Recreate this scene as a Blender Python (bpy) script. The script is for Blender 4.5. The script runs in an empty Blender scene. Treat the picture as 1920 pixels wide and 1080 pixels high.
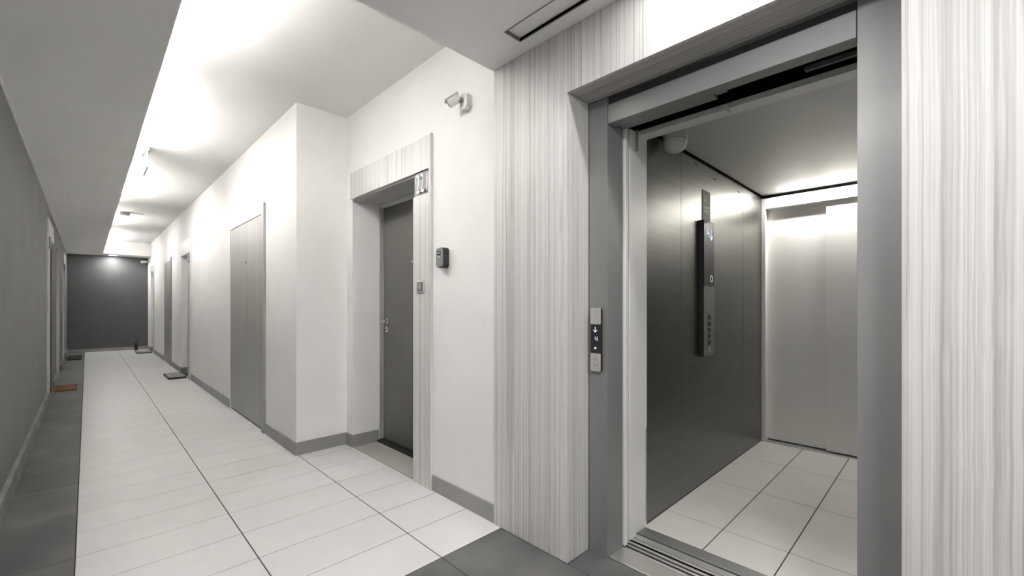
import bpy, bmesh, math, random
from mathutils import Vector, Matrix
random.seed(4)
SC = bpy.context.scene
COL = SC.collection
R = math.radians

# ------------------------------------------------------------ camera, world, lights, exposure
YAW = math.atan2(797, 806)
cam_d = bpy.data.cameras.new('camera'); cam = bpy.data.objects.new('camera', cam_d); COL.objects.link(cam)
cam.location = (0, 0, 1.2); cam.rotation_euler = (R(90), 0, -YAW)
cam_d.sensor_width = 36; cam_d.lens = 36*806/1920; cam_d.shift_y = 32/1920; cam_d.clip_start = 0.02
SC.camera = cam
SC.view_settings.view_transform = 'Standard'; SC.view_settings.look = 'None'
SC.view_settings.gamma = 1; SC.view_settings.use_curve_mapping = False
SC.view_settings.exposure = 2.0
SC.cycles.max_bounces = 12; SC.cycles.diffuse_bounces = 8; SC.cycles.glossy_bounces = 4
W = bpy.data.worlds.new('world'); SC.world = W; W.use_nodes = True
W.node_tree.nodes['Background'].inputs[0].default_value = (0.9, 0.92, 1, 1)
W.node_tree.nodes['Background'].inputs[1].default_value = 0.05

def area(name, loc, sx, sy, power, rot=(0, 0, 0), col=(1, 0.995, 0.985), spread=180):
    l = bpy.data.lights.new(name, 'AREA'); l.shape = 'RECTANGLE'; l.size = sx; l.size_y = sy
    l.energy = power; l.color = col; l.spread = R(spread)
    o = bpy.data.objects.new(name, l); COL.objects.link(o); o.location = loc; o.rotation_euler = rot
    return o

# cove tubes lying on the soffit beside the raised ceiling: (y start, y end)
TUBES = [(1.95, 3.0, 17), (4.25, 5.5, 18), (6.8, 8.3, 16), (10.2, 11.2, 12), (12.8, 14.3, 13)]
for a, b, p in TUBES:
    area('cove_lamp_light', (0.13, (a+b)/2, 2.605), 0.05, b-a, p, (R(180), R(-10), 0))
area('lobby_lamp_light', (1.448, 0.50, 2.483), 0.04, 0.50, 2.0, col=(1, 0.98, 0.95))
area('lobby_lamp_light', (1.448, -0.85, 2.483), 0.05, 0.9, 0.3, col=(1, 0.98, 0.95))
area('added_fill_light', (0.20, -0.6, 2.47), 0.5, 0.5, 10, col=(1, 0.995, 0.985))  # unseen fill added to brighten the lobby and cabin, no fixture
area('added_fill_light', (0.30, 0.45, 2.47), 0.5, 0.5, 5, col=(1, 0.995, 0.985))  # second added fill, also out of view and without a fixture
area('end_downlight_light', (0.474, 15.1, 2.478), 0.09, 0.09, 4, col=(1, 0.98, 0.95))
for ya, yb in ((0.76, 1.025), (0.475, 0.74), (0.19, 0.455)):
    area('cabin_strip_light', (4.19, (ya+yb)/2, 2.166), 0.022, yb-ya-0.01, 0.95, col=(1, 0.98, 0.93))

# ------------------------------------------------------------ materials
def principled(name, col, rough=0.5, metal=0.0, spec=0.5, emis=None, es=0):
    m = bpy.data.materials.new(name); m.use_nodes = True
    b = m.node_tree.nodes['Principled BSDF']
    b.inputs['Base Color'].default_value = (*col, 1); b.inputs['Roughness'].default_value = rough
    b.inputs['Metallic'].default_value = metal; b.inputs['Specular IOR Level'].default_value = spec
    if emis:
        b.inputs['Emission Color'].default_value = (*emis, 1); b.inputs['Emission Strength'].default_value = es
    return m

def varied(name, c1, c2, scale, rough=0.5, metal=0.0, stretch=(1, 1, 1), bump=0.0, spec=0.5, detail=4, lo=0.35, hi=0.65, per_object=0.0, rvar=0.0):
    """two-tone noise colour + fine bump, object coordinates in metres"""
    m = principled(name, c1, rough, metal, spec)
    nt = m.node_tree; N = nt.nodes; L = nt.links; b = N['Principled BSDF']
    tc = N.new('ShaderNodeTexCoord'); mp = N.new('ShaderNodeMapping'); mp.inputs['Scale'].default_value = stretch
    g = N.new('ShaderNodeNewGeometry')
    L.new(g.outputs['Position'], mp.inputs[0])
    n = N.new('ShaderNodeTexNoise'); n.inputs['Scale'].default_value = scale; n.inputs['Detail'].default_value = detail
    L.new(mp.outputs[0], n.inputs['Vector'])
    r = N.new('ShaderNodeValToRGB'); r.color_ramp.elements[0].position = lo; r.color_ramp.elements[1].position = hi
    r.color_ramp.elements[0].color = (*c1, 1); r.color_ramp.elements[1].color = (*c2, 1)
    L.new(n.outputs['Fac'], r.inputs[0])
    out = r.outputs[0]
    if per_object:
        oi = N.new('ShaderNodeObjectInfo'); mr = N.new('ShaderNodeMapRange')
        mr.inputs['To Min'].default_value = 1-per_object; mr.inputs['To Max'].default_value = 1+per_object
        L.new(oi.outputs['Random'], mr.inputs['Value'])
        mx = N.new('ShaderNodeMix'); mx.data_type = 'RGBA'; mx.blend_type = 'MULTIPLY'; mx.inputs[0].default_value = 1
        L.new(out, mx.inputs[6]); L.new(mr.outputs[0], mx.inputs[7]); out = mx.outputs[2]
    L.new(out, b.inputs['Base Color'])
    if rvar:
        mr = N.new('ShaderNodeMapRange'); mr.inputs['To Min'].default_value = rough-rvar; mr.inputs['To Max'].default_value = rough+rvar
        L.new(n.outputs['Fac'], mr.inputs['Value']); L.new(mr.outputs[0], b.inputs['Roughness'])
    if bump:
        n2 = N.new('ShaderNodeTexNoise'); n2.inputs['Scale'].default_value = scale*6; n2.inputs['Detail'].default_value = 3
        L.new(mp.outputs[0], n2.inputs['Vector'])
        bp = N.new('ShaderNodeBump'); bp.inputs['Strength'].default_value = bump; bp.inputs['Distance'].default_value = 0.002
        L.new(n2.outputs['Fac'], bp.inputs['Height']); L.new(bp.outputs[0], b.inputs['Normal'])
    return m

def laminate(name, axis, light=(0.68, 0.668, 0.652), dark=(0.36, 0.352, 0.343)):
    """pale laminate with long thin wavy grain lines running along one axis"""
    m = principled(name, light, 0.42); nt = m.node_tree; N = nt.nodes; L = nt.links; b = N['Principled BSDF']
    g = N.new('ShaderNodeNewGeometry')
    # gentle waviness: shift the across-grain coordinate with slow noise
    wn = N.new('ShaderNodeTexNoise'); wn.inputs['Scale'].default_value = 2.2; wn.inputs['Detail'].default_value = 2
    L.new(g.outputs['Position'], wn.inputs['Vector'])
    sub = N.new('ShaderNodeVectorMath'); sub.operation = 'SUBTRACT'; sub.inputs[1].default_value = (0.5, 0.5, 0.5)
    L.new(wn.outputs['Color'], sub.inputs[0])
    sc = N.new('ShaderNodeVectorMath'); sc.operation = 'SCALE'; sc.inputs['Scale'].default_value = 0.012
    L.new(sub.outputs[0], sc.inputs[0])
    ad = N.new('ShaderNodeVectorMath'); ad.operation = 'ADD'
    L.new(g.outputs['Position'], ad.inputs[0]); L.new(sc.outputs[0], ad.inputs[1])
    def lines(freq, lo, hi, along):
        s = [freq, freq, freq]; s[axis] = along
        mp = N.new('ShaderNodeMapping'); mp.inputs['Scale'].default_value = s; mp.inputs['Location'].default_value = (3.3, 7.1, 1.7)
        L.new(ad.outputs[0], mp.inputs[0])
        n = N.new('ShaderNodeTexNoise'); n.inputs['Scale'].default_value = 1; n.inputs['Detail'].default_value = 1.5
        L.new(mp.outputs[0], n.inputs['Vector'])
        r = N.new('ShaderNodeMapRange'); r.inputs['From Min'].default_value = lo; r.inputs['From Max'].default_value = hi
        L.new(n.outputs['Fac'], r.inputs['Value']); return r.outputs[0]
    fine = lines(330, 0.35, 0.7, 0.25); mid = lines(95, 0.50, 0.70, 0.12); broad = lines(14, 0.35, 0.7, 0.08)
    def ridge(freq, along, w):           # thin dark vein where noise crosses 0.5
        s = [freq, freq, freq]; s[axis] = along
        mp = N.new('ShaderNodeMapping'); mp.inputs['Scale'].default_value = s
        L.new(ad.outputs[0], mp.inputs[0])
        n = N.new('ShaderNodeTexNoise'); n.inputs['Scale'].default_value = 1; n.inputs['Detail'].default_value = 0
        L.new(mp.outputs[0], n.inputs['Vector'])
        a = N.new('ShaderNodeMath'); a.operation = 'SUBTRACT'; a.inputs[1].default_value = 0.5; L.new(n.outputs['Fac'], a.inputs[0])
        c = N.new('ShaderNodeMath'); c.operation = 'ABSOLUTE'; L.new(a.outputs[0], c.inputs[0])
        r = N.new('ShaderNodeMapRange'); r.inputs['From Min'].default_value = w; r.inputs['From Max'].default_value = 0
        L.new(c.outputs[0], r.inputs['Value']); return r.outputs[0]
    vein = ridge(22, 0.10, 0.045)
    def mul(x, k):
        a = N.new('ShaderNodeMath'); a.operation = 'MULTIPLY'; a.inputs[1].default_value = k; L.new(x, a.inputs[0]); return a.outputs[0]
    def add(x, y):
        a = N.new('ShaderNodeMath'); a.operation = 'ADD'; L.new(x, a.inputs[0]); L.new(y, a.inputs[1]); a.use_clamp = True; return a.outputs[0]
    f = add(add(mul(fine, .40), mul(mid, .36)), add(mul(broad, .12), mul(vein, .42)))
    mx = N.new('ShaderNodeMix'); mx.data_type = 'RGBA'; L.new(f, mx.inputs[0])
    mx.inputs[6].default_value = (*light, 1); mx.inputs[7].default_value = (*dark, 1)
    L.new(mx.outputs[2], b.inputs['Base Color'])
    bp = N.new('ShaderNodeBump'); bp.inputs['Strength'].default_value = 0.25; bp.inputs['Distance'].default_value = 0.001; bp.invert = True
    L.new(f, bp.inputs['Height']); L.new(bp.outputs[0], b.inputs['Normal'])
    return m

M = {
 'white': varied('white_paint', (0.81, 0.80, 0.79), (0.84, 0.83, 0.82), 3, 0.75, bump=0.04, spec=0.3),
 'ceiling': varied('ceiling_paint', (0.80, 0.79, 0.775), (0.84, 0.83, 0.815), 2, 0.85, bump=0.03, spec=0.2),
 'soffit': varied('soffit_paint', (0.84, 0.835, 0.825), (0.87, 0.865, 0.855), 2, 0.85, bump=0.03, spec=0.2),
 'greywall': varied('grey_wall_paint', (0.180, 0.175, 0.170), (0.197, 0.191, 0.186), 2, 0.7, bump=0.05, spec=0.3),
 'endwall': varied('charcoal_paint', (0.085, 0.085, 0.086), (0.10, 0.10, 0.10), 2, 0.5, bump=0.04),
 'tile': varied('pale_porcelain', (0.68, 0.675, 0.665), (0.72, 0.715, 0.705), 4, 0.36, bump=0.03, per_object=0.015, rvar=0.06),
 'cabintile': varied('cream_porcelain', (0.68, 0.66, 0.625), (0.72, 0.70, 0.665), 5, 0.38, bump=0.03, per_object=0.015),
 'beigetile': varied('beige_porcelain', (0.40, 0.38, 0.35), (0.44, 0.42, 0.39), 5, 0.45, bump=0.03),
 'darktile': varied('slate_porcelain', (0.075, 0.077, 0.076), (0.155, 0.152, 0.146), 2.6, 0.5, bump=0.10, detail=6, per_object=0.10, rvar=0.1),
 'grout': varied('grout', (0.035, 0.034, 0.032), (0.06, 0.058, 0.056), 30, 0.9),
 'skirting': varied('grey_skirting', (0.27, 0.265, 0.255), (0.31, 0.30, 0.29), 5, 0.5, bump=0.04),
 'darkskirt': varied('worn_skirting', (0.15, 0.146, 0.142), (0.23, 0.225, 0.22), 3, 0.6, bump=0.1, detail=6),
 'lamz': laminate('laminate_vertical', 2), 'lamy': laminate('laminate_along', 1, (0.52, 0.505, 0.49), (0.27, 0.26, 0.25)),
 'lamgrey': laminate('laminate_grey', 2, (0.36, 0.35, 0.335), (0.22, 0.215, 0.205)),
 'steel': varied('satin_steel', (0.30, 0.30, 0.295), (0.34, 0.34, 0.33), 2, 0.42, 0.85, (1, 1, 12), 0.02, rvar=0.04),
 'steelpaint': varied('grey_powder_coat', (0.28, 0.28, 0.276), (0.31, 0.31, 0.305), 2, 0.46, 0.4, bump=0.02),
 'cabinsteel': varied('dark_brushed_steel', (0.19, 0.185, 0.175), (0.22, 0.215, 0.20), 1.5, 0.36, 0.95, (1, 1, 40), 0.01, rvar=0.03),
 'cabinceil': varied('cabin_ceiling_steel', (0.64, 0.63, 0.61), (0.68, 0.67, 0.65), 1.5, 0.5, 0.3, rvar=0.03),
 'whitemetal': varied('white_metal', (0.84, 0.83, 0.805), (0.87, 0.86, 0.835), 3, 0.38, 0.1, rvar=0.04),
 'lightsteel': varied('light_steel', (0.55, 0.545, 0.53), (0.60, 0.595, 0.58), 3, 0.35, 0.8, (20, 1, 1), rvar=0.05),
 'alu': varied('brushed_aluminium', (0.62, 0.61, 0.59), (0.70, 0.69, 0.67), 8, 0.35, 0.7, (1, 30, 1)),
 'black': principled('black_rubber', (0.012, 0.012, 0.012), 0.5),
 'shaft': principled('shaft_darkness', (0.004, 0.004, 0.004), 0.9, spec=0.1),
 'gloss': principled('black_glass', (0.018, 0.019, 0.022), 0.12),
 'doorgrey': varied('door_grey', (0.115, 0.11, 0.10), (0.13, 0.125, 0.115), 2, 0.45, bump=0.03),
 'frame': varied('frame_pale_grey', (0.60, 0.59, 0.575), (0.64, 0.63, 0.615), 4, 0.5),
 'safegrey': varied('safe_grey', (0.22, 0.22, 0.22), (0.25, 0.25, 0.25), 30, 0.5),
 'chrome': principled('chrome', (0.72, 0.71, 0.70), 0.18, 1.0),
 'plastic': varied('white_plastic', (0.66, 0.65, 0.62), (0.72, 0.71, 0.68), 20, 0.45),
 'cream': varied('cream_plastic', (0.66, 0.65, 0.60), (0.72, 0.71, 0.66), 20, 0.4),
 'greyplastic': varied('grey_plastic', (0.17, 0.17, 0.17), (0.21, 0.21, 0.21), 30, 0.45),
 'plate': principled('plate_pale', (0.22, 0.22, 0.225), 0.4),
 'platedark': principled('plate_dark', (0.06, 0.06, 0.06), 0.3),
 'digit': principled('digit_white', (0.88, 0.87, 0.86), 0.4),
 'brownmat': varied('brown_coir', (0.16, 0.07, 0.035), (0.25, 0.12, 0.06), 120, 0.95, bump=0.6),
 'darkmat': varied('dark_mat', (0.012, 0.011, 0.010), (0.04, 0.035, 0.03), 150, 0.95, bump=0.6),
 'led': principled('led_strip', (1, 1, 1), 0.5, emis=(1, 0.98, 0.94), es=3),
 'tube': principled('lamp_tube', (1, 1, 1), 0.5, emis=(1, 0.995, 0.985), es=5),
 'disp': principled('display_glyph', (0.8, 0.85, 1), 0.5, emis=(0.75, 0.82, 1), es=0.14),
 'signgrey': principled('sign_grey', (0.06, 0.06, 0.057), 0.6),
 'signtext': principled('sign_text', (0.45, 0.45, 0.42), 0.5),
 'button': principled('button_dark', (0.05, 0.05, 0.04), 0.4, 0.5),
 'etched': principled('etched_mark', (0.16, 0.155, 0.15), 0.5),
}

# ------------------------------------------------------------ mesh helpers
class MB:
    def __init__(s): s.bm = bmesh.new()
    def _merge(s, t):
        me = bpy.data.meshes.new('t'); t.to_mesh(me); t.free(); s.bm.from_mesh(me); bpy.data.meshes.remove(me); return s
    def box(s, x0, x1, y0, y1, z0, z1, bev=0.0, seg=1, mat=None):
        t = bmesh.new(); bmesh.ops.create_cube(t, size=1)
        c = Vector(((x0+x1)/2, (y0+y1)/2, (z0+z1)/2)); d = (abs(x1-x0), abs(y1-y0), abs(z1-z0))
        for v in t.verts: v.co = Vector((v.co.x*d[0], v.co.y*d[1], v.co.z*d[2])) + c
        if bev:
            bmesh.ops.bevel(t, geom=list(t.edges), offset=min(bev, min(d)*0.45), segments=seg, affect='EDGES', profile=0.5)
        if mat is not None: t.transform(mat)
        return s._merge(t)
    def cyl(s, p0, p1, r0, r1=None, n=24, bev=0.0):
        r1 = r0 if r1 is None else r1
        p0 = Vector(p0); p1 = Vector(p1); d = p1-p0
        t = bmesh.new(); bmesh.ops.create_cone(t, cap_ends=True, segments=n, radius1=r0, radius2=r1, depth=d.length)
        if bev:
            es = [e for e in t.edges if len(e.link_faces) == 2 and any(len(f.verts) > 4 for f in e.link_faces)]
            bmesh.ops.bevel(t, geom=es, offset=bev, segments=2, affect='EDGES', profile=0.5)
        q = d.to_track_quat('Z', 'Y'); t.transform(Matrix.Translation((p0+p1)/2) @ q.to_matrix().to_4x4())
        return s._merge(t)
    def lathe(s, prof, mat, n=32):
        t = bmesh.new(); rings = []
        for r, z in prof:
            if r < 1e-6: rings.append([t.verts.new((0, 0, z))])
            else: rings.append([t.verts.new((r*math.cos(2*math.pi*i/n), r*math.sin(2*math.pi*i/n), z)) for i in range(n)])
        for a, b in zip(rings, rings[1:]):
            for i in range(n):
                j = (i+1) % n
                if len(a) == 1 and len(b) > 1: t.faces.new((a[0], b[j], b[i]))
                elif len(b) == 1 and len(a) > 1: t.faces.new((a[i], a[j], b[0]))
                elif len(a) > 1: t.faces.new((a[i], a[j], b[j], b[i]))
        bmesh.ops.recalc_face_normals(t, faces=list(t.faces)); t.transform(mat); return s._merge(t)
    def prism(s, pts, axis, a, b, bev=0.0):
        """polygon pts (two coordinates) extruded along axis from a to b"""
        t = bmesh.new()
        def P(p, k):
            c = [0, 0, 0]; o = [i for i in range(3) if i != axis]; c[o[0]] = p[0]; c[o[1]] = p[1]; c[axis] = k; return c
        v0 = [t.verts.new(P(p, a)) for p in pts]; v1 = [t.verts.new(P(p, b)) for p in pts]
        t.faces.new(v0); t.faces.new(list(reversed(v1)))
        for i in range(len(pts)):
            j = (i+1) % len(pts); t.faces.new((v0[j], v0[i], v1[i], v1[j]))
        bmesh.ops.recalc_face_normals(t, faces=list(t.faces))
        if bev: bmesh.ops.bevel(t, geom=list(t.edges), offset=bev, segments=2, affect='EDGES', profile=0.5)
        return s._merge(t)
    def tube(s, pts, r, n=10):
        for a, b in zip(pts, pts[1:]): s.cyl(a, b, r, n=n)
        for p in pts[1:-1]: s.ball(p, r)
        return s
    def ball(s, p, r):
        t = bmesh.new(); bmesh.ops.create_uvsphere(t, u_segments=14, v_segments=8, radius=r)
        t.transform(Matrix.Translation(p)); return s._merge(t)
    def build(s, name, mat, parent=None, smooth=False, **props):
        me = bpy.data.meshes.new(name); s.bm.to_mesh(me); s.bm.free(); me.materials.append(mat)
        if smooth:
            for p in me.polygons: p.use_smooth = True
            me.set_sharp_from_angle(angle=R(35))
        o = bpy.data.objects.new(name, me); COL.objects.link(o)
        if parent: o.parent = parent; o.matrix_parent_inverse = Matrix.Translation(-parent.location) if not any(parent.rotation_euler) else parent.matrix_basis.inverted()
        for k, v in props.items(): o[k] = v
        return o

def box(name, mat, x0, x1, y0, y1, z0, z1, parent=None, bev=0.0, seg=1, **p):
    return MB().box(x0, x1, y0, y1, z0, z1, bev, seg).build(name, mat, parent, **p)
def thing(name, label, cat, loc, group=None, kind=None):
    o = bpy.data.objects.new(name, None); COL.objects.link(o); o.location = loc; o.empty_display_size = 0.05
    if label: o['label'] = label; o['category'] = cat
    if group: o['group'] = group
    if kind: o['kind'] = kind
    return o
def struct(name, loc=(0, 0, 0)):
    return thing(name, None, None, loc, kind='structure')

def tile_piece(cache, sx, sy, name, mat, cx, cy, parent, gap=0.005, top=0.0, gy=0.0042):
    key = (round(sx, 3), round(sy, 3), mat.name)
    if key not in cache:
        m = MB().box(-(sx-gap)/2, (sx-gap)/2, -(sy-gy)/2, (sy-gy)/2, -0.012, 0, 0.0012)
        me = bpy.data.meshes.new(name); m.bm.to_mesh(me); m.bm.free(); me.materials.append(mat); cache[key] = me
    o = bpy.data.objects.new(name, cache[key]); COL.objects.link(o); o.parent = parent
    o.location = Vector((cx, cy, top)) - parent.location
    return o

# ------------------------------------------------------------ main dimensions
XL = -0.355            # left wall
XC = 1.19              # far corridor right wall
XN = 1.60              # near right wall
XP = 1.585             # lift cladding face
XS = 1.755             # steel landing frame face
YJ = 3.655             # jog
YE = 15.40             # end wall
ZS = 2.484             # soffit
ZC = 2.82              # raised ceiling
YB = -1.60             # wall behind

# ------------------------------------------------------------ floor
floor = box('floor', M['grout'], XL-0.1, 2.0, YB-0.1, YE+0.1, -0.12, -0.0016, kind='structure')
TC = {}
TX = 0.62; TY = 0.3045; X0 = -0.04; Y0 = 1.69
def in_floor(x0, x1, y0, y1, sx, sy, nm, mat):
    tile_piece(TC, x1-x0, y1-y0, nm, mat, (x0+x1)/2, (y0+y1)/2, floor)
y = Y0
while y < YE-0.01:
    y1 = min(y+TY, YE)
    cols = [(X0, X0+TX), (X0+TX, X0+2*TX)]
    if y < YJ-0.1: cols.append((X0+2*TX, XN))
    for a, b in cols: in_floor(a, b, y, y1, 0, 0, 'tile', M['tile'])
    y = y1
y = Y0 + 0.29
y = YB
ys = [YB + 0.0]
k = Y0 - 6*0.61
ys = [YB, YB+0.24] + []
edges = [YB]; v = Y0
while v > YB+0.05: edges.append(v); v -= 0.61
edges = sorted(set(round(e, 4) for e in edges))
for a, b in zip(edges, edges[1:]):
    for xa, xb in ((XL, X0), (X0, X0+TX), (X0+TX, X0+2*TX), (X0+2*TX, XP)):
        in_floor(xa, xb, a, b, 0, 0, 'slate_tile', M['darktile'])
for a, b in ((0.087, 0.68), (0.68, 1.238)):
    in_floor(XP, XS+0.01, a, b, 0, 0, 'slate_tile', M['darktile'])
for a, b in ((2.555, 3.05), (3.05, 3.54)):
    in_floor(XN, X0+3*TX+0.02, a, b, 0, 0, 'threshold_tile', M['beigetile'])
y = Y0
while y < YE-0.01:
    y1 = min(y+0.609, YE); in_floor(XL, X0, y, y1, 0, 0, 'slate_tile', M['darktile']); y = y1

# ------------------------------------------------------------ ceiling: raised ceiling, soffits with cove
ce = MB().box(XL-0.2, 2.1, YB-0.1, YE+0.1, ZC, ZC+0.12)
ceiling = ce.build('ceiling', M['ceiling'], kind='structure')
sf = MB()
sf.box(XL-0.1, 0.285, 1.75, 14.75, ZS, ZS+0.022)                 # left soffit
sf.box(0.262, 0.285, 1.75, 14.75, ZS+0.02, ZS+0.085)             # upstand hiding the tubes
sf.box(XL-0.1, XC+0.3, 14.75, YE+0.1, ZS, ZC)                    # end soffit
sf.build('soffit_panel', M['soffit'], ceiling)
# lobby soffit with the lamp slot cut in: slot x 1.4..1.5, y -1.4..1.459
SX0, SX1, SY0, SY1 = 1.398, 1.498, -1.35, 1.459
ls = MB()
ls.box(XL-0.1, SX0, YB-0.1, 1.75, ZS, ZC)
ls.box(SX1, 2.1, YB-0.1, 1.75, ZS, ZC)
ls.box(SX0, SX1, SY1, 1.75, ZS, ZC); ls.box(SX0, SX1, YB-0.1, SY0, ZS, ZC)
ls.box(SX0, SX1, SY0, SY1, ZS+0.07, ZC)
ls.build('soffit_panel', M['soffit'], ceiling)

# ------------------------------------------------------------ walls
def wall_with_holes(name, mat, xa, xb, ya, yb, z1, holes, **kw):
    m = MB(); c = ya
    for h0, h1, hz in sorted(holes):
        m.box(xa, xb, c, h0, 0, z1); m.box(xa, xb, h0, h1, hz, z1); c = h1
    m.box(xa, xb, c, yb, 0, z1)
    return m.build(name, mat, kind='structure', **kw)
H1 = [(2.555, 3.54, 2.092)]                              # numbered door 221
wall_with_holes('wall_right', M['white'], XN, XN+0.30, 1.70, YJ, ZC, H1)
H2 = [(8.72, 9.50, 2.05), (13.95, 14.65, 2.05)]
HB = [(4.55, 5.905, 2.075), (10.80, 11.95, 2.10)]        # flush cupboards sit in shallow niches
m = MB(); c = YJ+0.12
alls = sorted([(a, b, z, 0) for a, b, z in H2] + [(a, b, z, 1) for a, b, z in HB])
c = YJ
for a, b, z, fl_ in alls:
    m.box(XC, XC+0.30, c, a, 0, ZC); m.box(XC, XC+0.30, a, b, z, ZC)
    if fl_: m.box(XC+0.03, XC+0.30, a, b, 0, z)
    c = b
m.box(XC, XC+0.30, c, YE, 0, ZC)
m.build('wall_right_far', M['white'], kind='structure')
box('wall_jog', M['white'], XC+0.30, XN+0.30, YJ, YJ+0.15, 0, ZC, kind='structure')
HL = [(8.05, 9.00, 2.07), (13.0, 13.85, 2.07)]
HLB = [(10.25, 11.40, 2.10)]
m = MB(); c = YB
for a, b, z, fl_ in sorted([(a, b, z, 0) for a, b, z in HL] + [(a, b, z, 1) for a, b, z in HLB]):
    m.box(XL-0.30, XL, c, a, 0, ZC); m.box(XL-0.30, XL, a, b, z, ZC)
    if fl_: m.box(XL-0.30, XL-0.03, a, b, 0, z)
    c = b
m.box(XL-0.30, XL, c, YE, 0, ZC)
m.build('wall_left', M['greywall'], kind='structure')
box('wall_end', M['endwall'], XL-0.3, XC+0.3, YE, YE+0.15, 0, ZC, kind='structure')
box('wall_back', M['white'], XL-0.3, 2.0, YB-0.15, YB, 0, ZC, kind='structure')
# carcass behind the lift cladding
m = MB()
m.box(XP+0.018, XS+0.10, 1.26, 1.70, 0, ZC); m.box(XP+0.018, XS+0.10, YB, 0.065, 0, ZC); m.box(XP+0.018, XS+0.10, 0.065, 1.26, 2.21, ZC)
m.build('wall_lobby', M['white'], kind='structure')
# pale shadow-gap trim where left wall meets the soffit
box('trim_1', M['plastic'], XL, XL+0.008, YB, YE, ZS-0.008, ZS, kind='structure')

# baseboards
def skirt(name, mat, boxes):
    m = MB()
    for b in boxes: m.box(*b, 0.0015)
    return m.build(name, mat, kind='structure')
Hs = 0.10
skirt('baseboard_right', M['skirting'], [(XN-0.012, XN, 1.745, 2.345, 0, Hs), (XN-0.012, XN, 3.542, YJ-0.012, 0, Hs),
      (XN-0.012, XN+0.235, 3.528, 3.54, 0, Hs)])
skirt('baseboard_jog', M['skirting'], [(XC-0.012, XN, YJ-0.012, YJ, 0, Hs)])
skirt('baseboard_right_far', M['skirting'], [(XC-0.012, XC, YJ, 4.475, 0, Hs), (XC-0.012, XC, 5.91, 8.505, 0, Hs),
      (XC-0.012, XC, 9.50, 10.745, 0, Hs), (XC-0.012, XC, 11.955, 13.78, 0, Hs), (XC-0.012, XC, 14.65, YE, 0, Hs),
      (XC-0.012, XC+0.22, 9.488, 9.50, 0, Hs), (XC-0.012, XC+0.22, 14.638, 14.65, 0, Hs)])
mb = MB()
for a, b in ((YB, 7.85), (9.06, 10.19), (11.42, 12.78), (13.9, YE)):
    mb.prism([(XL, 0), (XL+0.028, 0), (XL+0.020, 0.10), (XL, 0.115)], 1, a, b)
mb.build('baseboard_left', M['darkskirt'], kind='structure')
skirt('baseboard_end', M['skirting'], [(XL+0.03, XC-0.012, YE-0.012, YE, 0, Hs-0.02)])

# ------------------------------------------------------------ lift cladding
clad = thing('wall_cladding', 'pale grained laminate panelling around the open lift doorway', 'wall panelling', (XP, 0.66, 0))
def panel(nm, mat, x0, x1, y0, y1, z0, z1, **p): return box(nm, mat, x0, x1, y0, y1, z0, z1, clad, 0.0012, **p)
g = 0.0015
panel('panel', M['lamz'], XP, XP+0.018, 1.475+g, 1.745, 0, ZS)
MB().prism([(1.475-g, 0), (1.238, 0), (1.238, 2.187), (1.16+g, 2.187), (1.16+g, ZS), (1.475-g, ZS)], 0, XP, XP+0.018, 0.001).build('panel', M['lamz'], clad)
hs = [1.16, 0.087+g*2]
for b, a in zip(hs, hs[1:]): panel('panel', M['lamz'], XP, XP+0.018, a+g, b-g, 2.187, ZS)
rs = [0.087, -0.55, -1.08, -1.598]
for b, a in zip(rs, rs[1:]): panel('panel', M['lamz'], XP, XP+0.018, a+g, b-g if b < 0.08 else b, 0, ZS)
panel('reveal_panel', M['lamz'], XP+0.018, XS-0.001, 1.238, 1.256, 0, 2.20)
panel('reveal_panel', M['lamz'], XP+0.018, XS-0.001, 0.069, 0.087, 0, 2.20)
panel('reveal_panel', M['lamy'], XP+0.018, XS-0.001, 0.089, 1.236, 2.187, 2.205)
panel('edge_panel', M['lamz'], XP+0.018, XN+0.02, 1.727, 1.745, 0, ZS)

# ------------------------------------------------------------ steel landing frame
YO0, YO1 = 0.202, 1.133; ZO = 2.060
lf = thing('lift_door_frame', 'grey satin steel frame lining the open lift doorway', 'door frame', (XS, 0.667, 0))
XR = 1.885
MB().prism([(XS, YO1), (XR, YO1-0.006), (XR, 1.255), (XS, 1.236)], 2, 0, 2.185, 0.001).build('jamb', M['steelpaint'], lf)
MB().prism([(XS, YO0), (XR, YO0+0.0), (XR, 0.065), (XS, 0.089)], 2, 0, 2.185, 0.001).build('jamb', M['steelpaint'], lf)
MB().box(XS+0.002, 1.822, YO0+0.002, YO1-0.002, ZO, 2.150, 0.0015).build('header', M['steelpaint'], lf)
MB().box(XS+0.016, 1.822, YO0+0.002, YO1-0.002, 2.1505, 2.185, 0.001).build('shaded_header_cap', M['platedark'], lf)  # upper frame member, dark colour stands in for the shadow on it
MB().box(1.824, 1.90, 0.683, YO1-0.008, ZO+0.012, 2.16, 0.001).build('track_cover', M['steelpaint'], lf)
sill = box('sill', M['lightsteel'], XS+0.012, 1.886, YO0+0.002, 1.131, -0.004, 0.003, lf, 0.001)
for i, (xa, xb, z) in enumerate(((1.892, 1.902, 0.0), (1.922, 1.932, 0.0))):
    box('sill_rib', M['lightsteel'], xa, xb, 0.06, 1.20, -0.02, z, lf, 0.001)
box('sill_groove', M['black'], 1.886, 1.94, 0.05, 1.25, -0.035, -0.018, lf)
# landing door leaf edges tucked behind the left jamb
ldoor = thing('landing_door', 'white landing door leaves slid open behind the left jamb', 'lift door', (1.915, 1.15, 0))
box('leaf', M['whitemetal'], 1.894, 1.912, 1.118, 1.60, 0.006, 2.12, ldoor, 0.002)
box('leaf', M['whitemetal'], 1.918, 1.934, 1.124, 1.60, 0.006, 2.12, ldoor, 0.002)

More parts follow.
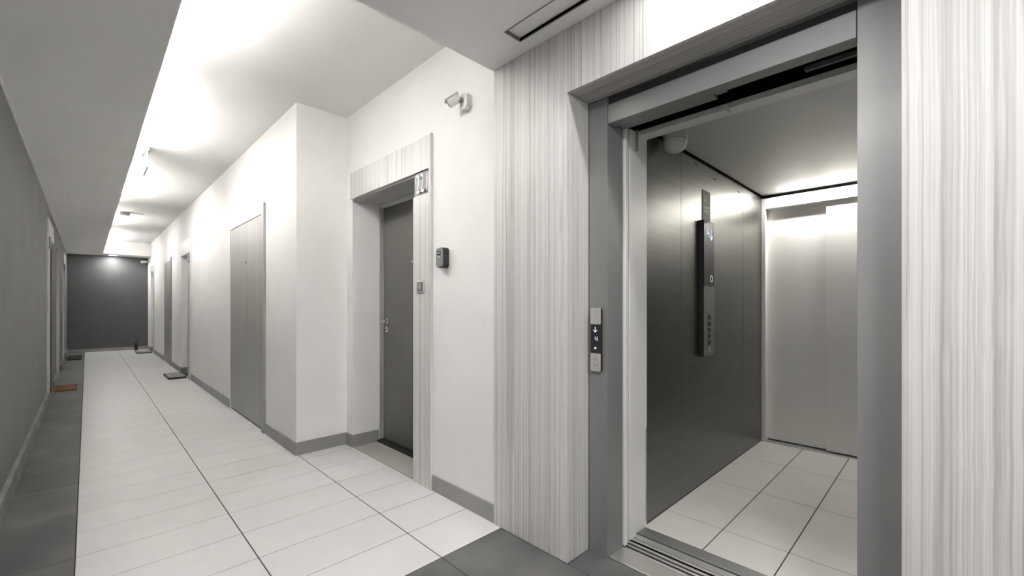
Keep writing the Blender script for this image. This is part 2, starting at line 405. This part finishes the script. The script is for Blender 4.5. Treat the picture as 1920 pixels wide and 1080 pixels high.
# ------------------------------------------------------------ shaft surroundings (near-black colour paints in the darkness above the gap)
m = MB()
m.box(1.80, 1.90, -0.4, 1.95, 2.26, 3.0); m.box(1.90, 2.20, -0.4, 1.95, 2.9, 3.0)
m.box(1.90, 4.7, -0.42, -0.40, -0.4, 3.0); m.box(1.90, 4.7, 1.95, 1.97, -0.4, 3.0)
m.box(1.8861, 1.8965, 1.64, 1.95, -0.4, 2.16)
m.box(1.8861, 1.8965, -0.4, 0.05, -0.4, 2.16); m.box(4.6, 4.7, -0.4, 1.95, -0.4, 3.0)
m.box(1.9, 4.7, -0.4, 1.95, -0.5, -0.4); m.box(2.2, 4.7, -0.4, 1.95, 2.9, 3.0)
m.build('wall_shaft', M['shaft'], kind='structure')
dg = thing('door_gear', 'dark sliding door mechanism above the lift doorway gap', 'door mechanism', (1.96, 0.667, 2.1))
m = MB().box(1.942, 1.958, 0.66, 1.45, 2.115, 2.155, 0.002); m.build('hanger_plate', M['steelpaint'], dg)
m = MB().box(2.03, 2.045, -0.1, 0.39, 2.129, 2.149, 0.002).cyl((2.03, 0.39, 2.139), (2.045, 0.39, 2.139), 0.010)
m.build('track_bar', M['greyplastic'], dg)

# ------------------------------------------------------------ lift cabin
CX0, CX1, CY0, CY1, CZ = 2.14, 4.26, 0.177, 1.157, 2.17
cab = thing('lift_cabin', 'open lift cabin with dark steel side wall and pale rear doors', 'lift', (3.2, 0.667, 0))
def cpart(nm, mat, *b, bev=0.001): return box(nm, mat, *b, cab, bev)
cfl = cpart('cabin_floor', M['grout'], 1.95, CX1+0.12, CY0-0.03, CY1+0.03, -0.10, -0.0016, bev=0)
xs = [2.145, 2.42, 3.065, 3.70, CX1-0.02]; yt = [CY0, 0.24, 0.538, 0.842, CY1]
for xa, xb in zip(xs, xs[1:]):
    for ya, yb in zip(yt, yt[1:]):
        t = tile_piece(TC, xb-xa, yb-ya, 'tile', M['cabintile'], (xa+xb)/2, (ya+yb)/2, cfl, 0.0048, 0.0, 0.0048)
        t.location = Vector(((xa+xb)/2, (ya+yb)/2, 0))
# cabin sill: ribs, groove and flat plate
for xa, xb, z in ((1.950, 1.966, 0.0), (1.982, 2.004, 0.0), (2.010, 2.052, -0.001)):
    cpart('sill_rib', M['lightsteel'], xa, xb, CY0-0.02, CY1+0.02, -0.02, z)
cpart('sill_plate', M['steel'], 2.06, 2.142, CY0, CY1, -0.01, 0.003)
cpart('threshold', M['lightsteel'], CX1-0.018, CX1+0.09, CY0, CY1, -0.01, 0.003)
# side wall panels (left), right wall
for xa, xb in ((2.165, 2.617), (2.617, 3.766), (3.766, CX1)):
    cpart('side_panel', M['cabinsteel'], xa+0.001, xb-0.001, CY1, CY1+0.02, 0.002, CZ-0.02)
    cpart('side_panel', M['cabinsteel'], xa+0.001, xb-0.001, CY0-0.02, CY0, 0.002, CZ-0.02)
cpart('cabin_shell', M['black'], CX0, CX1+0.1, CY1+0.021, CY1+0.05, -0.1, CZ+0.08, bev=0)
cpart('cabin_shell', M['black'], CX0, CX1+0.1, CY0-0.05, CY0-0.021, -0.1, CZ+0.08, bev=0)
for xc, zc in ((2.842, 2.128), (3.165, 2.092), (3.665, 2.094)):
    cpart('vent_slot', M['black'], xc-0.018, xc+0.018, CY1-0.003, CY1+0.002, zc-0.004, zc+0.004, bev=0)
ccl = cpart('cabin_ceiling', M['cabinceil'], CX0+0.02, CX1+0.02, CY0+0.006, CY1-0.006, CZ, CZ+0.03)
cpart('cabin_shell', M['black'], CX0, CX1+0.1, CY0-0.05, CY1+0.05, CZ+0.035, CZ+0.06, bev=0)
for ya, yb in ((0.76, 1.025), (0.475, 0.74), (0.19, 0.455)):
    st = box('light_strip', M['led'], 4.178, 4.202, ya+0.004, yb-0.004, CZ-0.0012, CZ+0.001, None)
    st.parent = ccl
# front posts and header
MB().box(1.966, 2.03, 1.134, 1.30, 0.0, 2.10, 0.002).build('door_edge', M['whitemetal'], cab)
pst = MB().box(2.036, 2.165, 1.146, 1.20, 0.0, 2.115, 0.002).build('front_post', M['whitemetal'], cab)
lc = MB()
for i in range(44):
    z = 0.03 + i*0.0115
    lc.box(2.150, 2.160, 1.1445, 1.1465, z, z+0.006)
lc.build('light_curtain_hole', M['greyplastic'], cab, kind='stuff')
cpart('front_post', M['whitemetal'], 2.036, 2.165, CY0-0.05, CY0+0.011, 0, 2.115)
cpart('front_header', M['whitemetal'], 2.085, 2.165, CY0-0.02, CY1, 2.098, 2.125)
cpart('front_header_upstand', M['shaft'], 2.150, 2.165, CY0-0.02, CY1+0.03, 2.125, 2.21)  # coloured near-black to paint the gap's shade onto this part
cpart('header_bracket', M['whitemetal'], 2.060, 2.115, 0.700, 0.728, 2.082, 2.112)
cpart('post_bracket', M['steelpaint'], 2.024, 2.036, 1.126, 1.16, 2.0, 2.11)
# rear wall with telescopic doors
cpart('rear_jamb', M['whitemetal'], CX1, CX1+0.10, 1.126, CY1, 0, CZ-0.03)
cpart('rear_header', M['whitemetal'], CX1, CX1+0.10, CY0, 1.1255, 2.048, CZ-0.03)
cpart('rear_jamb', M['whitemetal'], CX1, CX1+0.10, CY0, CY0+0.03, 0, 2.0475)
cpart('rear_door', M['whitemetal'], CX1+0.065, CX1+0.09, 0.66, 1.16, 0.012, 2.10, bev=0.002)
cpart('rear_door', M['whitemetal'], CX1+0.03, CX1+0.055, 0.19, 0.692, 0.012, 2.10, bev=0.002)
cpart('cabin_shell', M['black'], CX1+0.10, CX1+0.13, CY0-0.05, CY1+0.05, -0.1, CZ+0.06, bev=0)

# ------------------------------------------------------------ text helper
def glyph(name, text, size, mat, parent, origin, right, up, extrude=0.001, sx=1.0, bold=0.0):
    cu = bpy.data.curves.new('t', 'FONT'); cu.body = text; cu.size = size; cu.extrude = extrude; cu.offset = bold; cu.resolution_u = 4
    cu.align_x = 'CENTER'; cu.align_y = 'CENTER'
    to = bpy.data.objects.new('t', cu); COL.objects.link(to)
    dg_ = bpy.context.evaluated_depsgraph_get(); dg_.update()
    me = bpy.data.meshes.new_from_object(to.evaluated_get(dg_)); bpy.data.objects.remove(to); bpy.data.curves.remove(cu)
    r = Vector(right).normalized(); u = Vector(up).normalized(); n = r.cross(u)
    mt = Matrix(((r.x*sx, u.x, n.x, origin[0]), (r.y*sx, u.y, n.y, origin[1]), (r.z*sx, u.z, n.z, origin[2]), (0, 0, 0, 1)))
    me.transform(mt); me.materials.clear(); me.materials.append(mat); me.name = name
    o = bpy.data.objects.new(name, me); COL.objects.link(o)
    if parent:
        o.parent = parent
        if not parent.parent: o.matrix_parent_inverse = Matrix.Translation(-parent.location)
    return o
def sub(m, name, mat, parent, **p):
    """build a mesh in world coordinates as a child of a part whose mesh sits in world coordinates"""
    o = m.build(name, mat, None, **p); o.parent = parent; return o

# ------------------------------------------------------------ cabin control panel and sign (on the left side wall, facing -y)
cop = thing('control_panel', 'tall slim lift control panel on the dark cabin side wall', 'control panel', (2.974, CY1, 0.86))
YF = 1.1226
bd = MB().box(2.886, 3.062, YF+0.002, CY1, 0.86, 1.763, 0.002).build('body', M['black'], cop)
MB().box(2.888, 3.062, YF, YF+0.003, 0.862, 1.325, 0.0006).build('face_plate', M['steel'], cop)
scn = MB().box(2.888, 3.062, YF, YF+0.003, 1.327, 1.761, 0.0006).build('screen', M['gloss'], cop)
yg = YF-0.0006
m = MB(); m.box(2.968, 2.974, yg-0.0004, yg+0.0006, 1.655, 1.715); m.box(2.942, 2.974, yg-0.0004, yg+0.0006, 1.676, 1.682); m.box(2.942, 2.948, yg-0.0004, yg+0.0006, 1.676, 1.712)
sub(m, 'digit', M['disp'], scn)
def arrow(cx, cz, s, y):
    m = MB(); t = s*0.11
    m.box(cx-t/2, cx+t/2, y-0.0004, y+0.0006, cz-s*0.42, cz+s*0.5)
    for sg in (-1, 1):
        mt = Matrix.Translation((cx, y, cz-s*0.47)) @ Matrix.Rotation(sg*R(45), 4, 'Y')
        m.box(-t/2, t/2, -0.0004, 0.0006, 0, s*0.5, mat=mt)
    return m
sub(arrow(3.010, 1.675, 0.075, yg), 'arrow', M['disp'], scn)
sub(MB().cyl((2.975, yg+0.001, 1.523), (2.975, yg-0.0004, 1.523), 0.006), 'indicator_dot', M['signtext'], scn)
def ring(c, r, w, y, n=24):
    m = MB()
    for i in range(n):
        a0 = 2*math.pi*i/n; a1 = 2*math.pi*(i+1)/n
        m.prism([(c[0]+rr*math.cos(a), c[1]+rr*math.sin(a)) for rr, a in ((r, a0), (r, a1), (r-w, a1), (r-w, a0))], 1, y-0.0004, y+0.0008)
    return m
sub(ring((3.015, 1.378), 0.022, 0.005, yg), 'button_ring', M['disp'], scn)
fp = cop.children[1]
for i, z in enumerate((1.118, 1.075, 1.032, 0.992, 0.948)):
    MB().box(2.957, 2.998, YF-0.003, YF, z-0.016, z+0.016, 0.002).build('button', M['button'], cop)
glyph('floor_mark', '1', 0.055, M['digit'], cop, (2.975, yg, 0.902), (1, 0, 0), (0, 0, 1), 0.0004, 0.8)
glyph('floor_mark', 'i', 0.05, M['digit'], cop, (2.998, yg, 0.900), (1, 0, 0), (0, 0, 1), 0.0004, 0.8)
sg = thing('instruction_sign', 'small dark sign with an icon above the cabin control panel', 'sign', (3.008, CY1, 1.78))
MB().box(2.939, 3.077, CY1-0.003, CY1, 1.775, 1.978, 0.0006).build('plate', M['signgrey'], sg)
m = ring((3.0, 1.925), 0.018, 0.004, CY1-0.0036)
m.box(3.012, 3.030, CY1-0.004, CY1-0.003, 1.896, 1.900); m.box(2.975, 2.986, CY1-0.004, CY1-0.003, 1.902, 1.918)
m.build('icon', M['signtext'], sg)
m = MB()
for z, w in ((1.868, .095), (1.858, .09), (1.842, .095), (1.832, .08)): m.box(2.962, 2.962+w, CY1-0.004, CY1-0.003, z, z+0.003)
m.build('text_line', M['signtext'], sg)
tg = thing('wall_tag', 'tiny white tag beside the cabin control panel', 'tag', (3.10, CY1, 1.38))
MB().box(3.085, 3.118, CY1-0.006, CY1, 1.385, 1.485, 0.001).build('body', M['plastic'], tg)
MB().cyl((3.102, CY1-0.0075, 1.403), (3.102, CY1-0.005, 1.403), 0.008).build('keyhole', M['etched'], tg)

# dome camera in the front corner of the cabin ceiling
dc = thing('dome_camera', 'cream round dome camera in the cabin ceiling corner above the dark wall', 'camera', (2.355, 1.075, 2.17))
T = Matrix.Translation((2.355, 1.075, 2.17))
MB().lathe([(0, 0), (0.062, 0), (0.064, -0.02), (0.063, -0.042)], T).build('base', M['cream'], dc, True)
MB().lathe([(0.0615, -0.043), (0.064, -0.046), (0.063, -0.060), (0.057, -0.082), (0.044, -0.100), (0.025, -0.110), (0, -0.113)], T).build('dome', M['cream'], dc, True)
MB().lathe([(0, -0.0415), (0.0625, -0.0415), (0.0625, -0.0455), (0, -0.0455)], T).build('seam', M['greyplastic'], dc, True)

# ------------------------------------------------------------ landing call panel
lp = thing('call_panel', 'slim lift call panel with display on the left steel jamb', 'call panel', (XS, 1.185, 0.88))
xa = XS-0.022
MB().box(xa+0.003, XS, 1.157, 1.213, 0.882, 1.184, 0.003).build('body', M['black'], lp)
MB().box(xa, xa+0.006, 1.157, 1.214, 1.107, 1.185, 0.002).build('top_plate', M['alu'], lp)
ds = MB().box(xa+0.001, xa+0.006, 1.157, 1.213, 0.969, 1.106, 0.001).build('display', M['gloss'], lp)
bt = MB().box(xa, xa+0.006, 1.157, 1.214, 0.882, 0.968, 0.002).build('button_plate', M['alu'], lp)
xg = xa+0.0004
m = MB(); m.box(xg-0.0004, xg+0.0008, 1.1842, 1.1868, 1.071, 1.096)
for s_ in (-1, 1):
    mt = Matrix.Translation((xg, 1.1855, 1.070)) @ Matrix.Rotation(s_*R(45), 4, 'X')
    m.box(-0.0004, 0.0008, -0.0013, 0.0013, 0, 0.015, mat=mt)
sub(m, 'arrow', M['disp'], ds)
m = MB(); m.box(xg-0.0004, xg+0.0008, 1.1735, 1.1755, 1.028, 1.050); m.box(xg-0.0004, xg+0.0008, 1.1735, 1.1865, 1.0345, 1.0365); m.box(xg-0.0004, xg+0.0008, 1.1845, 1.1865, 1.0345, 1.049)
sub(m, 'digit', M['disp'], ds)
sub(MB().box(xg-0.0004, xg+0.0008, 1.179, 1.191, 0.992, 0.998).box(xg-0.0004, xg+0.0008, 1.1815, 1.193, 0.9885, 0.990), 'indicator_mark', M['disp'], ds)
for s_, z in ((1, 0.942), (-1, 0.912)):
    m = MB()
    for q in (-1, 1):
        mt = Matrix.Translation((xa-0.0002, 1.1855, z+s_*0.004)) @ Matrix.Rotation(q*R(52), 4, 'X')
        m.box(-0.0003, 0.0003, -0.0011, 0.0011, -0.013 if s_ > 0 else 0, 0 if s_ > 0 else 0.013, mat=mt)
    sub(m, 'chevron', M['etched'], bt)

# ------------------------------------------------------------ doors with surround (right side unless side=-1)
def flat_door(name, x, y0, y1, ztop, depth_dir, mat, handle_y, near_y):
    """door leaf recessed at x; depth_dir +1 = recess goes to +x. Setting door_n with leaf, frame, handle, threshold"""
    d = struct(name, (x, (y0+y1)/2, 0)); s = depth_dir
    MB().box(x+s*0.012, x+s*0.052, y0+0.03, y1-0.03, 0.012, ztop-0.03, 0.002).build('leaf', mat, d)
    f = MB()
    f.box(x-s*0.03, x+s*0.06, y1-0.03, y1, 0, ztop, 0.002); f.box(x-s*0.03, x+s*0.06, y0, y0+0.03, 0, ztop, 0.002)
    f.box(x-s*0.03, x+s*0.06, y0+0.03, y1-0.03, ztop-0.03, ztop, 0.002)
    f.build('frame', M['frame'], d)
    MB().box(x-s*0.06, x+s*0.06, y0+0.0, y1-0.0, 0, 0.012, 0.002).build('threshold', M['black'], d)
    h = MB(); dy = -1 if handle_y > (y0+y1)/2 else 1
    h.cyl((x+s*0.012, handle_y, 1.06), (x+s*0.004, handle_y, 1.06), 0.026, bev=0.002)
    h.cyl((x+s*0.006, handle_y, 1.06), (x-s*0.06, handle_y, 1.06), 0.010)
    h.tube([(x-s*0.06, handle_y, 1.06), (x-s*0.06, handle_y-dy*-0.11, 1.06)], 0.010)
    h.build('handle', M['chrome'], d, True)
    k = MB().cyl((x+s*0.012, handle_y, 0.985), (x+s*0.003, handle_y, 0.985), 0.026, bev=0.002).cyl((x+s*0.003, handle_y, 0.985), (x-s*0.008, handle_y, 0.985), 0.010)
    k.box(*sorted((x-s*0.008, x-s*0.03)), handle_y-0.012, handle_y+0.012, 0.981, 0.989, 0.002)
    k.build('lock', M['chrome'], d, True)
    MB().cyl((x+s*0.013, (y0+y1)/2, 1.555), (x+s*0.005, (y0+y1)/2, 1.555), 0.011, bev=0.002).build('peephole', M['chrome'], d, True)
    return d
flat_door('door_1', 1.875, 2.54, 3.57, 2.095, 1, M['doorgrey'], 3.475, 2.555)
# close the recess behind door_1's wall opening (party wall)
flat_door('door_2', XC+0.24, 8.70, 9.52, 2.06, 1, M['doorgrey'], 9.40, 8.72)
flat_door('door_3', XC+0.24, 13.93, 14.67, 2.06, 1, M['doorgrey'], 14.56, 13.95)
flat_door('door_4', XL-0.24, 8.03, 9.02, 2.08, -1, M['doorgrey'], 8.15, 8.05)
flat_door('door_5', XL-0.24, 12.98, 13.87, 2.08, -1, M['doorgrey'], 13.1, 13.0)

def surround(label, xw, s, y0, y1, board_w, z0, z1, number):
    """laminate surround: upright on the near side and header, proud of the wall; s=+1 wall on the right"""
    xf = xw - s*0.018; a, b = sorted((xf, xw-s*0.0005))
    t = thing('door_surround', label, 'door frame', (xw, (y0+y1)/2, 0), 'laminate door surrounds along the corridor')
    yb = y0+board_w; zw = z0-0.16          # window for the number plate at the top of the upright
    up = MB().prism([(y0, 0), (yb, 0), (yb, zw), (y0+0.022, zw), (y0+0.022, z0), (yb, z0), (yb, z0+0.0), (y0, z0)], 0, a, b)
    up.build('upright', M['lamz'], t)
    MB().box(a, b, y0, y1, z0+0.0005, z1, 0.001).build('header', M['lamz'], t)
    MB().box(a-0.004, b, y0-0.006, y0, 0, z1+0.004, 0.001).build('edge_profile', M['frame'], t)
    return t, (a, b, y0, yb, zw, z0)
t, q = surround('pale laminate surround with number 221 around the nearest apartment door', XN, 1, 2.352, 3.545, 0.205, 2.092, 2.312, True)
a, b, y0, yb, zw, z0 = q
MB().box(XN+0.002, 1.84, 2.557, 3.538, 2.080, 2.0915, 0.001).build('soffit_board', M['lamy'], t)
np_ = thing('house_number', 'white number plate reading 221 at the top of the nearest door surround', 'house number', (XP, (y0+yb)/2, zw))
MB().box(XN-0.008, XN-0.004, y0+0.023, yb-0.001, zw+0.043, z0-0.001, 0.0006).build('plate', M['plate'], np_)
MB().box(XN-0.010, XN-0.004, y0+0.023, yb-0.001, zw+0.001, zw+0.042, 0.0006).build('dark_band', M['platedark'], np_)
for i, ch in enumerate('221'):
    yy = yb-0.064-i*0.054
    glyph('digit', ch, 0.178, M['digit'], np_, (XP-0.006, yy, zw+0.070), (0, -1, 0), (0, 0, 1), 0.003, 0.46, 0.0)
surround('laminate surround of the far apartment doorway behind the black doormat on the right', XC, 1, 8.51, 9.505, 0.205, 2.05, 2.27, False)
surround('laminate surround of the last doorway on the right beside the end wall', XC, 1, 13.785, 14.655, 0.16, 2.05, 2.20, False)
surround('laminate surround of the left doorway beside the brown doormat', XL, -1, 7.86, 9.05, 0.19, 2.07, 2.29, False)
surround('laminate surround of the farther left doorway near the end wall', XL, -1, 12.79, 13.89, 0.19, 2.07, 2.29, False)
for lab, xw, s, ya, yb_, z in (('blank white number plate high on the second right door surround', XC, 1, 8.54, 8.70, 1.90),
                        ('blank white number plate high on the last right door surround', XC, 1, 13.80, 13.94, 1.90),
                        ('blank white number plate on the left surround beside the brown mat', XL, -1, 7.89, 8.045, 1.92),
                        ('blank white number plate on the farther left surround near the end wall', XL, -1, 12.82, 12.97, 1.92)):
    xf = xw - s*0.004
    o = thing('number_plate', lab, 'number plate', (xf, ya, z), 'white number plates')
    x_a, x_b = sorted((xw-s*0.030, xw-s*0.001))
    MB().box(x_a, x_b, ya, yb_-0.004, z, z+0.135, 0.001).build('plate', M['plate'], o)
    MB().box(x_a-0.001, x_b, ya, yb_-0.004, z-0.012, z, 0.001).build('dark_band', M['platedark'], o)

# flush cupboards
def cupboard(label, xw, s, y0, y1, z1, mat, prof_w, prof_d, zp):
    t = thing('service_cupboard', label, 'cupboard', (xw, (y0+y1)/2, 0), 'flush service cupboards')
    a, b = sorted((xw+s*0.004, xw+s*0.026)); ym = (y0+y1)/2
    for q0, q1 in ((y0+0.003, ym-0.001), (ym+0.001, y1-0.003)):
        MB().box(a, b, q0, q1, 0.012, z1-0.005, 0.0015).build('door', mat, t)
    a, b = sorted((xw-s*prof_d, xw+s*0.0))
    MB().box(a, b, y0-prof_w, y0-0.001, 0, zp, 0.001).build('edge_profile', mat, t)
    xx = xw+s*0.003
    MB().cyl((xx+s*0.003, ym-0.03, 1.65), (xx-s*0.006, ym-0.03, 1.65), 0.012, bev=0.002).build('lock', M['greyplastic'], t, True)
    return t
cupboard('grey laminate cupboard door flush in the white wall before the corner', XC, 1, 4.55, 5.905, 2.075, M['lamgrey'], 0.07, 0.02, 2.16)
cupboard('narrow grey laminate cupboard farther down the right wall', XC, 1, 10.80, 11.95, 2.10, M['lamgrey'], 0.055, 0.02, 2.15)
cupboard('pale cupboard front on the left wall between two doorways', XL, -1, 10.25, 11.40, 2.10, M['frame'], 0.06, 0.03, 2.12)

# ------------------------------------------------------------ small wall things near door 221
db = thing('doorbell', 'square grey doorbell switch on the 221 door surround', 'doorbell', (1.582, 2.463, 1.28))
MB().box(1.574, 1.582, 2.42, 2.506, 1.280, 1.366, 0.002, 2).build('plate', M['alu'], db)
MB().box(1.568, 1.575, 2.434, 2.492, 1.296, 1.352, 0.002, 2).build('rocker', M['greyplastic'], db)
MB().box(1.566, 1.5685, 2.443, 2.483, 1.304, 1.344, 0.001).build('button', M['alu'], db)

kb = thing('key_safe', 'small grey and black key lock box on the white wall beside door 221', 'lock box', (XN, 2.23, 1.43))
def rprism(y0, y1, z0, z1, r):
    pts = []
    for cy, cz, a0 in ((y1-r, z1-r, 0), (y0+r, z1-r, 90), (y0+r, z0+r, 180), (y1-r, z0+r, 270)):
        for k_ in range(5):
            a_ = R(a0+k_*22.5); pts.append((cy+r*math.cos(a_), cz+r*math.sin(a_)))
    return pts
kbp = rprism(2.172, 2.236, 1.432, 1.556, 0.018)
MB().prism(kbp, 0, XN-0.045, XN, 0.003).build('body', M['black'], kb)
MB().prism(rprism(2.174, 2.234, 1.436, 1.552, 0.016), 0, XN-0.056, XN-0.0455, 0.002).build('front_cover', M['safegrey'], kb)
MB().prism(rprism(2.184, 2.222, 1.508, 1.534, 0.006), 0, XN-0.0585, XN-0.056, 0.001).build('dial_window', M['black'], kb)
m = MB()
for i in range(4): m.cyl((XN-0.0585, 2.1905+i*0.0085, 1.521), (XN-0.0605, 2.1905+i*0.0085, 1.521), 0.0036, n=12)
m.build('code_dial', M['alu'], kb)
MB().box(XN-0.06, XN-0.0565, 2.196, 2.210, 1.495, 1.502, 0.001).build('release_tab', M['alu'], kb)

# sensor / camera high on the wall
sn = thing('motion_sensor', 'pale angled motion sensor on a wall bracket above the key box', 'sensor', (XN, 1.985, 2.33))
MB().prism([(1.955, 2.365), (1.975, 2.345), (2.005, 2.345), (2.022, 2.362), (2.022, 2.425), (2.006, 2.440), (1.972, 2.440), (1.955, 2.428)], 0, XN-0.035, XN, 0.003).build('wall_bracket', M['plastic'], sn)
MB().cyl((XN-0.03, 1.99, 2.40), (XN-0.060, 2.02, 2.405), 0.013).build('arm', M['greyplastic'], sn, True)
Dv = Vector((-0.62, 0.50, -0.55)).normalized()
qz = Dv.to_track_quat('Y', 'Z').to_matrix().to_4x4()
Tm = Matrix.Translation((XN-0.070, 2.030, 2.405)) @ qz
MB().box(-0.024, 0.024, -0.030, 0.044, -0.026, 0.014, 0.006, 2, mat=Tm).build('housing', M['plastic'], sn, True)
MB().box(-0.026, 0.026, -0.038, 0.056, 0.014, 0.022, 0.004, 2, mat=Tm).build('hood', M['plastic'], sn, True)
MB().box(-0.014, 0.014, 0.042, 0.047, -0.018, 0.008, 0.002, mat=Tm).build('lens', M['greyplastic'], sn)

# ------------------------------------------------------------ ceiling fittings
slot = thing('ceiling_light', 'long narrow recessed light slot in the lobby ceiling above the lift', 'ceiling light', (1.448, 0.05, ZS))
m = MB(); fw = 0.004
m.box(SX0-fw, SX0, SY0-fw, SY1+fw, ZS-0.003, ZS+0.02); m.box(SX1, SX1+fw, SY0-fw, SY1+fw, ZS-0.003, ZS+0.02)
m.box(SX0, SX1, SY1, SY1+fw, ZS-0.003, ZS+0.02); m.box(SX0, SX1, SY0-fw, SY0, ZS-0.003, ZS+0.02)
m.build('frame', M['steelpaint'], slot)
MB().box(SX0+0.001, SX1-0.001, SY0+0.001, SY1-0.001, ZS+0.014, ZS+0.020).build('tray', M['whitemetal'], slot)
for ya, yb_ in ((0.25, 0.75), (-1.3, -0.4)):
    MB().cyl((1.448, ya, ZS+0.007), (1.448, yb_, ZS+0.007), 0.006, n=16).build('lamp_tube', M['tube'], slot, True)
for i, (a_, b_, p_) in enumerate(TUBES):
    cl = thing('cove_lamp', ['cove tube lamp on the ceiling ledge nearest the lobby', 'cove tube lamp on the ledge before the hanging emergency sign', 'cove tube lamp on the ledge just past the hanging emergency sign', 'short cove tube lamp on the ledge beside the white box light', 'cove tube lamp on the ledge nearest the dark end wall'][i], 'lamp', (0.13, (a_+b_)/2, ZS+0.022), 'cove tube lamps')
    MB().box(0.105, 0.155, a_, b_, ZS+0.0225, ZS+0.06, 0.003).build('batten', M['plastic'], cl)
    MB().cyl((0.13, a_+0.02, ZS+0.076), (0.13, b_-0.02, ZS+0.076), 0.013, n=14).build('tube', M['tube'], cl, True)
ex = thing('exit_sign', 'white hanging emergency sign panel seen edge on under the raised ceiling', 'sign', (0.43, 5.83, ZC))
MB().box(0.405, 0.455, 5.70, 5.96, ZC-0.055, ZC, 0.005, 2).build('housing', M['skirting'], ex)
pl = MB().box(0.424, 0.436, 5.62, 6.04, ZC-0.245, ZC-0.056, 0.002).build('panel', M['plate'], ex)
el = thing('emergency_light', 'small white box light on the raised ceiling farther down the corridor', 'emergency light', (0.47, 10.09, ZC))
MB().box(0.405, 0.535, 10.02, 10.16, ZC-0.05, ZC-0.004, 0.004, 2).build('housing', M['skirting'], el)
MB().box(0.43, 0.72, 10.075, 10.10, ZC-0.014, ZC, 0.002).build('conduit', M['plastic'], el)
dl = thing('downlight', 'square glowing downlight in the far ceiling before the dark end wall', 'downlight', (0.474, 15.1, ZS))
MB().box(0.394, 0.554, 15.02, 15.18, ZS-0.004, ZS, 0.001).build('trim_ring', M['plastic'], dl)
MB().box(0.402, 0.546, 15.03, 15.17, ZS-0.0055, ZS-0.004).build('diffuser', M['led'], dl)
fc = thing('far_camera', 'tiny white camera on the right wall beside the end wall', 'camera', (XC, 15.1, 2.36))
MB().box(XC-0.02, XC, 15.06, 15.14, 2.32, 2.40, 0.004).build('bracket', M['plastic'], fc)
MB().cyl((XC-0.02, 15.1, 2.365), (XC-0.07, 15.1, 2.36), 0.012).cyl((XC-0.06, 15.1, 2.36), (XC-0.16, 15.06, 2.345), 0.032, n=20, bev=0.006).build('housing', M['plastic'], fc, True)

# ------------------------------------------------------------ doormats
def mat_(label, x0, x1, y0, y1, m_, edge, zt=0.018):
    t = thing('doormat', label, 'doormat', ((x0+x1)/2, (y0+y1)/2, 0))
    MB().box(x0+0.015, x1-0.015, y0+0.015, y1-0.015, 0.002, zt, 0.003).build('pile', m_, t)
    MB().box(x0, x1, y0, y1, 0, zt-0.004, 0.003).build('border', edge, t)
    return t
mat_('dark grey doormat with black edge outside the second right doorway', 0.93, 1.165, 8.78, 9.42, M['skirting'], M['black'], 0.034)
mat_('dark grey doormat outside the last right doorway by the end wall', 0.87, 1.165, 14.0, 14.6, M['skirting'], M['black'], 0.03)
mat_('reddish brown doormat on the dark floor strip by the left wall', -0.325, -0.10, 8.62, 9.20, M['brownmat'], M['brownmat'])
mat_('blackish doormat on the dark floor strip near the end wall', -0.32, -0.08, 13.35, 14.4, M['darkmat'], M['darkmat'])
um = thing('umbrella_stand', 'small black upright umbrella holder on the floor before the end wall', 'umbrella stand', (0.93, 15.15, 0))
MB().lathe([(0, 0), (0.045, 0), (0.045, 0.01), (0.034, 0.02), (0.040, 0.19), (0.036, 0.19), (0.032, 0.03), (0, 0.03)], Matrix.Translation((0.93, 15.15, 0))).build('holder', M['black'], um, True)
MB().cyl((0.93, 15.15, 0.03), (0.955, 15.17, 0.30), 0.012, 0.005, n=12).build('umbrella', M['black'], um, True)
